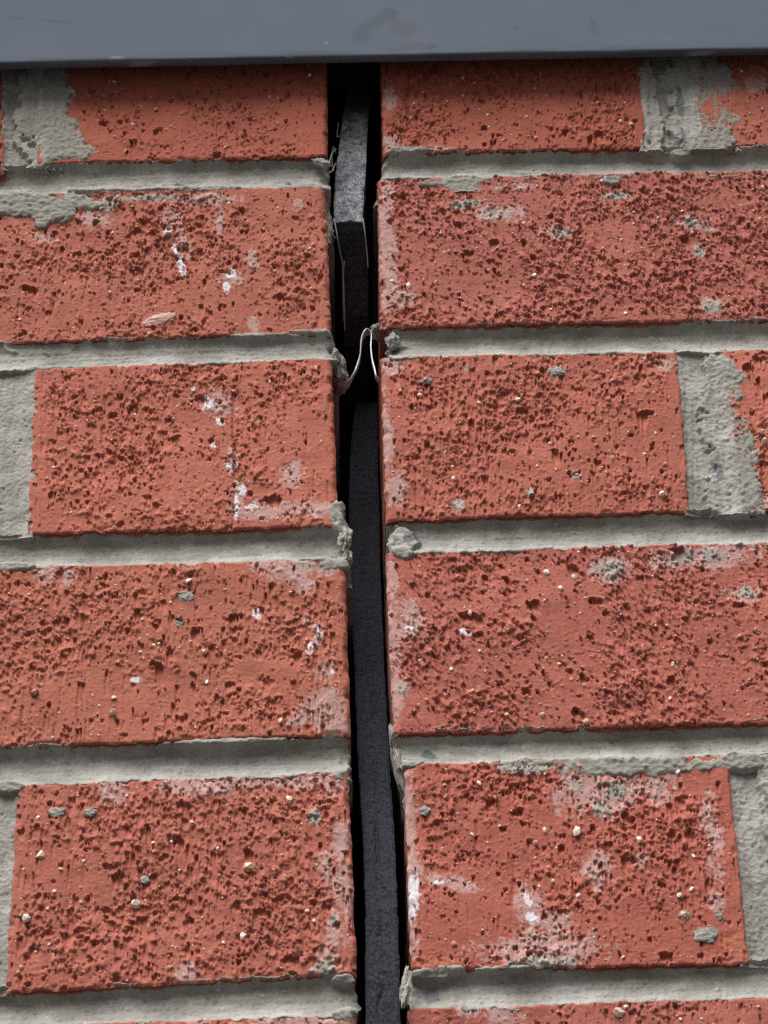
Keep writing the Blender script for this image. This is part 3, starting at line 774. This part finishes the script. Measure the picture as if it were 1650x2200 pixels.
R6L = ((8.2, -344.2), ((8.8, -344.2)[0], (8.8, -344.2)[1] - 76))
brick(right, [R6L[0], far(R6L[0], 230), far((122.6, -344.6), 230 - 120), far(R6L[1], 0)] if False else
      [R6L[0], far((122.6, -344.6), 110), (far((122.6, -344.6), 110)[0], (122.6, -344.6)[1] - 76), R6L[1]], 59, PINK, 1.2, 'L',
      big=[((74.6, -348.2), 1.6, 0.85), ((77.3, -346.2), 0.8, 0.95), ((94.1, -350.9), 0.8, 0.92), ((119.2, -347.9), 0.8, 0.62)],
      film=[((38.8, -347.4), 5, 4), ((27.9, -345.5), 3, 2)])

mortar(right, "bed_joint", (14.8, 12.4), far((177.4, 10.5), 60), far((175.5, -4.2), 60), (11.8, 0.2), 61, end='0', depth=2.4, m1=9, m0=4, ridge=0.35,
       smears=[((44.0, -3.6), 11, 4), ((45.6, -6.8), 8, 3.6), ((24.7, 13.8), 9, 1.4), ((132.1, 9.5), 4, 1.8), ((104.1, -4.6), 4, 2), ((34.0, -4.0), 9, 1.6)])
mortar(right, "bed_joint", (13.2, -73.5), far((166.2, -75.8), 60), far((164.6, -88.9), 60), (11.6, -86.6), 62, end='0', depth=2.5, ridge=0.15,
       stains=[((14.5, -80.8), 3.0, 4)])
mortar(right, "bed_joint", (9.1, -159.7), far((155.4, -159.8), 60), far((153.7, -173.2), 60), (8.5, -173.1), 63, end='0', depth=2.2, m0=4, m1=5,
       smears=[((13.3, -168.5), 6, 6), ((11.5, -172.4), 4, 3), ((14.7, -174.4), 4, 2)], stains=[((17.5, -166.7), 3.2, 3.2)])
mortar(right, "bed_joint", (7.7, -246.1), far((144.3, -245.6), 60), far((142.8, -257.0), 60), (8.9, -257.3), 64, end='0', depth=2.3, m1=13,
       smears=[((53.2, -258.8), 14, 2.4), ((85.9, -260.8), 24, 4), ((12.7, -257.4), 4, 1.8), ((125.1, -260.4), 10, 3)], stains=[((19.9, -252.8), 3.4, 2.6, 0, .9), ((8.2, -252.0), 2, 5, 0, .7)])
mortar(right, "bed_joint", (10.0, -332.0), far((133.0, -332.8), 60), far((131.6, -343.8), 60), (8.8, -343.9), 65, end='0', depth=2.0, m0=5,
       smears=[((21.3, -331.4), 6, 1.6), ((16.8, -332.5), 6, 1.6), ((42.1, -331.7), 12, 1.1)], stains=[((16.5, -338.8), 3, 3.4, 0, .8)])
mortar(right, "perpend_joint", (122.2, 66.3), (117.3, 10.9), (137.5, 10.3), (143.0, 65.7), 66, vert=True, depth=1.8, m0=2.5, m1=20, coarse=1.4, flat=.3,
       smears=[((143.0, 30.2), 14, 26), ((143.2, 42.7), 14, 20), ((141.6, 18.0), 14, 11), ((148.9, 20.2), 6, 5), ((122.2, 30.9), 4, 26)], stains=[((134.2, 35.5), 1.6, 9, 0, .9), ((133.3, 15.8), 1.0, 6)])
mortar(right, "perpend_joint", (120.4, -87.4), (117.3, -160.9), (133.8, -161.5), (136.7, -88.0), 67, vert=True, depth=2.0, m0=3.5, m1=11, coarse=1.35, flat=.2,
       smears=[((135.2, -126.1), 9, 24), ((135.8, -105.1), 8, 14), ((133.9, -150.6), 10, 14), ((135.0, -140.5), 8, 10)], stains=[((130.0, -140.4), 1.6, 8, 0, .55)])
mortar(right, "perpend_joint", (119.3, -257.6), (117.7, -333.5), (130.8, -334.0), (132.6, -258.0), 68, vert=True, depth=1.7, m0=3, m1=8, coarse=1.4,
       smears=[((132.7, -268.5), 4, 12), ((132.5, -289.1), 4, 14)], stains=[((130.8, -275.4), 1.2, 6, 0, .7)])
lump("mortar_lump", (7.9, -2.0, -338.1), (1.7, 1.8, 6.8), M_MORTAR, right, 9, rot=9, rough=0.42, freq=1.5)
lump("mortar_tail", (9.6, 9.0, -252.6), (2.4, 5, 14.0), M_MORTAR, right, 10, rot=-9, rough=0.25)
lump("mortar_lump", (14.6, 2.5, -78.9), (2.4, 2.4, 3.4), M_MORTAR, right, 11, rough=0.5)
lump("mortar_tail", (8.5, 9.0, -69.1), (2.0, 4, 2.6), M_MORTAR, right, 12, rough=0.6)
for k, (p, r) in enumerate([((104.9, -0.4, -322.7), 3.6), ((16.8, -0.4, -275.4), 2.0), ((98.9, -0.3, -315.5), 1.8), ((25.9, -0.2, -99.2), 1.9), ((74.7, -0.2, -96.5), 2.2), ((110.2, -0.1, -316.6), 1.5)]):
    lump("mortar_spot", p, (r, 0.7, r * 0.75), M_MORTAR, right, 40 + k, rough=0.45, freq=1.6)

# ------------------------------------------------------------------ foam strips in the joint
def strip(root, rows, seed, dust=None, groove=False, thick=38.0):
    rng = rng_of(seed)
    A = np.array([r[0] for r in rows], float)
    B = np.array([r[1] for r in rows], float)
    dz = np.concatenate([[0], np.cumsum(np.linalg.norm(np.diff(A, axis=0), axis=1))])
    n = int(dz[-1] / 0.33) + 1
    m = int(np.linalg.norm(A[0] - B[0]) / 0.33) + 8
    q = np.linspace(0, dz[-1], n)
    a = np.stack([np.interp(q, dz, A[:, k]) for k in range(3)], -1)
    b = np.stack([np.interp(q, dz, B[:, k]) for k in range(3)], -1)
    k = np.linspace(0, 1, m)[None, :, None]
    P = a[:, None, :] * (1 - k) + b[:, None, :] * k
    sh, L = (n, m), 1 / 0.33
    h = 0.06 * gn(sh, 0.4 * L, 0.4 * L, rng) + 0.08 * gn(sh, 5 * L, 2.5 * L, rng) - 0.30 * ss(1.8, 2.4, bp(sh, 0.6 * L, 0.4 * L, rng))
    ed = np.minimum(k[..., 0], 1 - k[..., 0]) * 11.0
    h = h - 0.5 * ss(0.7, 0.0, ed)
    if groove:
        c = 0.50 + 0.05 * gn((n, 1), 12 * L, 1, rng) + 0.03 * gn((n, 1), 2 * L, 1, rng)
        am = np.interp(q, [0, dz[-1] * 0.25, dz[-1] * 0.5, dz[-1]], [0.1, 0.3, 0.8, 1.0])[:, None]
        h = h - am * 0.9 * ss(0.085, 0.02, np.abs(k[..., 0] - c)) * (0.6 + 0.4 * gn(sh, 2 * L, 1 * L, rng))
    X = P[..., 0] + 0.08 * gn((n, 1), 1.2 * L, 1, rng) * np.sign(k[..., 0] - 0.5) * (ed < 1.0)
    Y = P[..., 1] - h
    Z = P[..., 2]
    d = np.zeros(sh)
    if dust is not None:
        z0, z1, z2 = dust                     # dust lies between z0 (top, fading) and the torn lower edge z1
        zz = Z + 0.5 * gn((1, m), 1, 0.8 * L, rng)
        d = ss(z0, z0 - 12, Z) * ss(z1 - 0.3, z1 + 0.3, zz) * np.clip(0.78 + 0.10 * gn(sh, 0.9 * L, 0.9 * L, rng) + 0.15 * gn(sh, 6 * L, 3 * L, rng), 0, 1)
    return sheet("foam_body", X, Y, Z, M_FOAM, root, float(A[:, 1].max()) + thick, {"dust": d})

def tube(name, pts, r, mat, parent, n=8, sub=6):
    P = np.array(pts, float)
    t = np.linspace(0, 1, len(P))
    tt = np.linspace(0, 1, (len(P) - 1) * sub + 1)
    # Catmull-Rom through the points
    Q = []
    for x in tt:
        i = min(int(x * (len(P) - 1)), len(P) - 2)
        f = x * (len(P) - 1) - i
        p0, p1, p2, p3 = P[max(i - 1, 0)], P[i], P[i + 1], P[min(i + 2, len(P) - 1)]
        Q.append(0.5 * ((2 * p1) + (-p0 + p2) * f + (2 * p0 - 5 * p1 + 4 * p2 - p3) * f * f + (-p0 + 3 * p1 - 3 * p2 + p3) * f ** 3))
    Q = np.array(Q)
    T = np.gradient(Q, axis=0)
    T /= np.linalg.norm(T, axis=1)[:, None]
    N1 = np.cross(T, [0.13, 0.95, 0.2]); N1 /= np.linalg.norm(N1, axis=1)[:, None]
    N2 = np.cross(T, N1)
    c = Q.mean(0)
    ang = np.linspace(0, 2 * math.pi, n, endpoint=False)
    rr = r * (0.75 + 0.25 * np.sin(np.linspace(0.4, math.pi - 0.4, len(Q))))
    rings = Q[:, None, :] + rr[:, None, None] * (np.cos(ang)[None, :, None] * N1[:, None, :] + np.sin(ang)[None, :, None] * N2[:, None, :])
    co = rings.reshape(-1, 3) - c
    F = []
    for i in range(len(Q) - 1):
        for j in range(n):
            a, b = i * n + j, i * n + (j + 1) % n
            F.append([a, b, b + n, a + n])
    flat = list(np.array(F).ravel()) + list(range(n))[::-1] + [(len(Q) - 1) * n + j for j in range(n)]
    me = raw_mesh(name, co * S, flat, [4] * len(F) + [n, n], mat)
    return new_obj(name, me, parent, c), c

upper = thing("foam_strip", "short upper foam strip, kinked, with a dusty grey face under the metal flashing", "foam strip", (2.1, 20.0, -4.0))
strip(upper, [((4.2, 30.0, 96.0), (13.2, 30.0, 95.7)), ((2.9, 23.0, 74.9), (12.0, 23.0, 74.6)), ((1.5, 18.0, 59.9), (11.1, 18.0, 59.6)), ((-0.8, 15.0, 45.8), (9.6, 15.0, 45.5)), ((-3.3, 11.0, 22.4), (8.0, 11.0, 22.1)), ((-5.1, 9.0, 3.7), (6.6, 9.0, 3.4)),
              ((-5.9, 8.0, -10.2), (5.4, 8.0, -10.6)), ((-5.9, 8.0, -15.6), (5.2, 8.0, -15.5)), ((-4.9, 11.0, -18.3), (5.9, 11.0, -18.7)), ((-3.4, 17.0, -24.0), (6.8, 17.0, -24.3)), ((-2.9, 24.0, -31.2), (6.9, 24.0, -31.5)),
              ((-3.3, 33.0, -42.6), (6.5, 33.0, -42.9)), ((-2.8, 44.0, -49.2), (6.3, 44.0, -49.5))], 71, dust=((5.8, 52.0)[1], (3.6, 9.0, -15.1)[2], 0))
for pts in ([(-5.8, 7.5, -14.2), (-4.9, 9.0, -21.2), (-3.8, 15.0, -25.6), (-3.0, 19.0, -28.2), (-3.1, 25.0, -35.0), (-3.2, 33.0, -44.9)],
            [(5.4, 7.5, -14.5), (6.0, 9.5, -19.9), (6.6, 15.0, -24.8), (6.9, 19.0, -29.7)],
            [(-4.0, 14.0, 25.1), (-5.0, 13.0, 27.9), (-5.8, 12.0, 19.7), (-5.1, 11.0, 13.2)],
            [(-6.0, 8.0, -13.8), (-6.8, 9.0, -17.1), (-6.4, 10.0, -20.3), (-5.3, 11.0, -21.1)], [(-7.1, 4.0, 11.0), (-5.8, 7.0, 19.0), (-4.0, 10.0, 24.0)],
            [(-7.4, 4.0, 6.2), (-5.9, 7.0, 10.2), (-4.4, 9.0, 15.8)], [(-2.3, 16.0, -28.8), (-2.8, 20.0, -32.1), (-2.8, 26.0, -38.9), (-2.8, 35.0, -48.4)], [(-2.6, 13.0, 41.0), (-3.4, 12.0, 32.7), (-2.5, 11.0, 31.5)]):
    tube("frayed_edge", pts, 0.22, M_WEB, upper)
lower = thing("foam_strip", "long lower black foam strip running down to the bottom of the joint", "foam strip", (2.0, 12.0, -295.7))
strip(lower, [((0.7, 62.0, -63.7), (9.6, 62.0, -63.5)), ((-1.1, 58.0, -80.9), (9.1, 58.0, -81.2)), ((-2.6, 54.0, -99.1), (8.4, 54.0, -99.5)), ((-3.6, 48.0, -124.6), (7.9, 48.0, -125.0)), ((-3.8, 40.0, -154.6), (7.1, 40.0, -154.9)), ((-4.1, 32.0, -185.4), (6.7, 32.0, -185.7)),
              ((-4.1, 24.0, -218.6), (6.5, 24.0, -218.9)), ((-4.2, 17.0, -249.7), (6.5, 17.0, -250.1)), ((-3.6, 11.0, -279.0), (6.9, 11.0, -279.4)), ((-3.8, 6.5, -306.3), (6.7, 6.5, -306.7)), ((-4.7, 4.5, -331.5), (6.2, 4.5, -331.9)),
              ((-5.6, 4.0, -356.7), (5.8, 4.0, -357.1)), ((-6.8, 4.0, -392.5), (4.3, 4.0, -392.9))], 72, groove=True)

def ribbon(pts, wid, th, mat):
    """a thin sheet metal sliver standing on edge: path of its front edge, width wid into the joint"""
    P = np.array(pts, float)
    n = (len(P) - 1) * 8 + 1
    tt = np.linspace(0, len(P) - 1, n)
    i = np.minimum(tt.astype(int), len(P) - 2)
    f = (tt - i)[:, None]
    p0, p1, p2, p3 = P[np.maximum(i - 1, 0)], P[i], P[i + 1], P[np.minimum(i + 2, len(P) - 1)]
    Q = 0.5 * ((2 * p1) + (-p0 + p2) * f + (2 * p0 - 5 * p1 + 4 * p2 - p3) * f * f + (-p0 + 3 * p1 - 3 * p2 + p3) * f ** 3)
    rng = rng_of(91)
    Q += np.stack([0.17 * gn((n, 1), 4, 1, rng)[:, 0], 0.25 * gn((n, 1), 5, 1, rng)[:, 0], 0.10 * gn((n, 1), 4, 1, rng)[:, 0]], -1)
    T = np.gradient(Q, axis=0); T[:, 1] = 0
    T /= np.linalg.norm(T, axis=1)[:, None]
    N = np.stack([-T[:, 2], 0 * T[:, 0], T[:, 0]], -1)
    k = th * (0.55 + 0.45 * np.abs(np.sin(np.linspace(0.3, 5.6, n))))[:, None]
    D = np.array([0, 1.0, 0]) * wid * (1 + 0.25 * gn((n, 1), 6, 1, rng))
    R = np.stack([Q + N * k, Q - N * k, Q - N * k * 0.8 + D, Q + N * k * 0.8 + D], 1)
    c = Q.mean(0)
    F = [[a * 4 + j, a * 4 + (j + 1) % 4, a * 4 + 4 + (j + 1) % 4, a * 4 + 4 + j] for a in range(n - 1) for j in range(4)]
    F += [[3, 2, 1, 0], [n * 4 - 4, n * 4 - 3, n * 4 - 2, n * 4 - 1]]
    me = raw_mesh("metal_sliver", (R.reshape(-1, 3) - c) * S, np.array(F).ravel(), [4] * len(F), mat, smooth=False)
    return new_obj("metal_sliver", me, None, c)

M_WIRE.node_tree.nodes["Principled BSDF"].inputs["Metallic"].default_value = 0.35
sliver = ribbon([(-6.3, 9.0, -92.0), (-3.8, 8.0, -92.2), (-1.9, 7.0, -91.1), (-0.0, 6.0, -87.8), (1.4, 5.5, -82.7), (2.2, 5.0, -77.3), (3.3, 5.0, -72.9), (4.7, 5.2, -70.6), (5.8, 5.4, -70.5),
                 (6.4, 5.4, -73.1), (6.2, 5.0, -78.9), (6.3, 4.6, -84.7), (6.9, 4.4, -89.6), (7.6, 4.6, -92.5), (8.8, 6.0, -93.0)], 3.5, 0.19, M_WIRE)
sliver["label"] = "thin folded pale metal sliver, peaked with flared ends, wedged across the black joint"
sliver["category"] = "metal strip"

# ------------------------------------------------------------------ metal flashing over the top course
F0, F1 = (-136.3, -13.0, 52.4), (169.5, -13.0, 51.1)
flash = thing("metal_flashing", "slate grey painted metal flashing along the top of the photo over the bricks", "flashing", ((F0[0] + F1[0]) / 2, -13, (F0[2] + F1[2]) / 2))
def flashing():
    rng = rng_of(81)
    prof = [(112.0, 96.0), (-9.0, 92.0), (-10.0, 91.0)]
    prof += [(-10.0, z) for z in np.linspace(90, 1.6, 110)]
    prof += [(-10 + 1.5 * (1 - math.cos(t)), 1.6 - 1.5 * math.sin(t)) for t in np.linspace(0.12, math.pi / 2, 10)]
    prof += [(-8.0, 0.02), (-7.2, 0.05), (-6.4, 0.2), (-6.0, 0.6), (-5.8, 1.4), (-5.7, 4.0), (-5.7, 9.0), (-5.7, 16.0), (-5.7, 24.0), (-5.7, 60.0)]
    prof = np.array(prof)
    prof[1:, 0] -= 3.0                            # the sheet stands 13 mm off the brick face
    xs = np.linspace(F0[0] - 90, F1[0] + 70, 330)
    sh = (len(prof), len(xs))
    X = np.repeat(xs[None], len(prof), 0)
    base = F0[2] + (F1[2] - F0[2]) * (xs - F0[0]) / (F1[0] - F0[0])
    wav = 0.10 * gn((1, len(xs)), 1, 30, rng) + 0.04 * gn((1, len(xs)), 1, 3, rng)
    Z = base[None] + prof[:, 1:2] + wav * np.exp(-prof[:, 1:2] / 4)
    low = np.exp(-np.abs(prof[:, 1:2]) / 6.0)
    Y = prof[:, 0:1] + 0.06 * gn(sh, 20, 60, rng) * (prof[:, 1:2] > 0.5) + 0.02 * gn(sh, 1.0, 2.0, rng) * low
    gr = blobs(X, Z, [((7.2, -13.0, 63.7)[::2], 4.5, 4.5), ((10.1, -13.0, 68.7)[::2], 6, 2.5, 35), ((18.8, -13.0, 74.9)[::2], 2.5, 2.5), ((100.9, -13.0, 67.2)[::2], 2.0, 6), ((-115.9, -13.0, 75.0)[::2], 5, .7, -12), ((-110.2, -13.0, 74.1)[::2], 1.6, .8), ((115.3, -13.0, 63.7)[::2], 1.0, 1.0), ((34.8, -13.0, 55.7)[::2], 2.4, .8, 35), ((83.0, -13.0, 53.8)[::2], 1.2, 1.2), ((69.9, -13.0, 65.6)[::2], .8, .8), ((-131.8, -13.0, 77.3)[::2], 8, .5, -8)])
    gr = ss(0.35, 0.95, gr + 0.22 * gn(sh, 3, 4, rng) * (gr > 0.02)) * 0.45 * (prof[:, 0:1] < -12.4)
    ru = blobs(X, Z, [((24.6, -13.0, 66.5)[::2], 5.6, 5.6), ((21.4, -13.0, 70.1)[::2], 3.5, 2.4), ((28.3, -13.0, 56.7)[::2], 7, 1.6), ((19.8, -13.0, 54.4)[::2], 3, 1.5)])
    ru = ss(0.35, 0.95, ru + 0.22 * gn(sh, 3, 4, rng) * (ru > 0.02)) * 0.55 * (prof[:, 0:1] < -12.4)
    dirt = np.clip(ss(5.0, 1.0, prof[:, 1:2]) * (0.25 + 0.35 * gn(sh, 2, 8, rng)), 0, 0.6) * (prof[:, 1:2] < 6)
    gr = np.maximum(gr, dirt)
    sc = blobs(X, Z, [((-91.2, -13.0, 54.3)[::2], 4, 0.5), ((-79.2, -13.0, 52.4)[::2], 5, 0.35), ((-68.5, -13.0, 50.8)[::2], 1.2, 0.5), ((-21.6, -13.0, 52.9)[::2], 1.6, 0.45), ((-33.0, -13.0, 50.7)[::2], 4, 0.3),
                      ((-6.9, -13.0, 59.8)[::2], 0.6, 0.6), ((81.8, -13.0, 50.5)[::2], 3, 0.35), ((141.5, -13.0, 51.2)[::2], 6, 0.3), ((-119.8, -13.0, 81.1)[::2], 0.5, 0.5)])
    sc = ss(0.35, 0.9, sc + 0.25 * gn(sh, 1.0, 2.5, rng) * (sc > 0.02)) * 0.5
    n, m = sh
    i = np.arange(n * m).reshape(n, m)
    for nm, a, b in (("front_sheet", 0, 127), ("folded_hem", 127, n - 1)):
        sub = np.s_[a:b + 1]
        XX, YY, ZZ = X[sub], Y[sub], Z[sub]
        k = XX.shape[0]
        j = np.arange(k * m).reshape(k, m)
        q = np.stack([j[:-1, :-1], j[1:, :-1], j[1:, 1:], j[:-1, 1:]], -1).reshape(-1, 4)
        co = np.stack([XX, YY, ZZ], -1).reshape(-1, 3)
        c = co.mean(0)
        me = raw_mesh(nm, (co - c) * S, q.ravel(), [4] * len(q), M_PAINT, {"grime": gr[sub].ravel(), "rust": ru[sub].ravel(), "scuff_glint": sc[sub].ravel()})
        ob = new_obj(nm, me, flash, c)
        so = ob.modifiers.new("sheet_thickness", 'SOLIDIFY')
        so.thickness = 0.0006
        so.offset = -1
flashing()
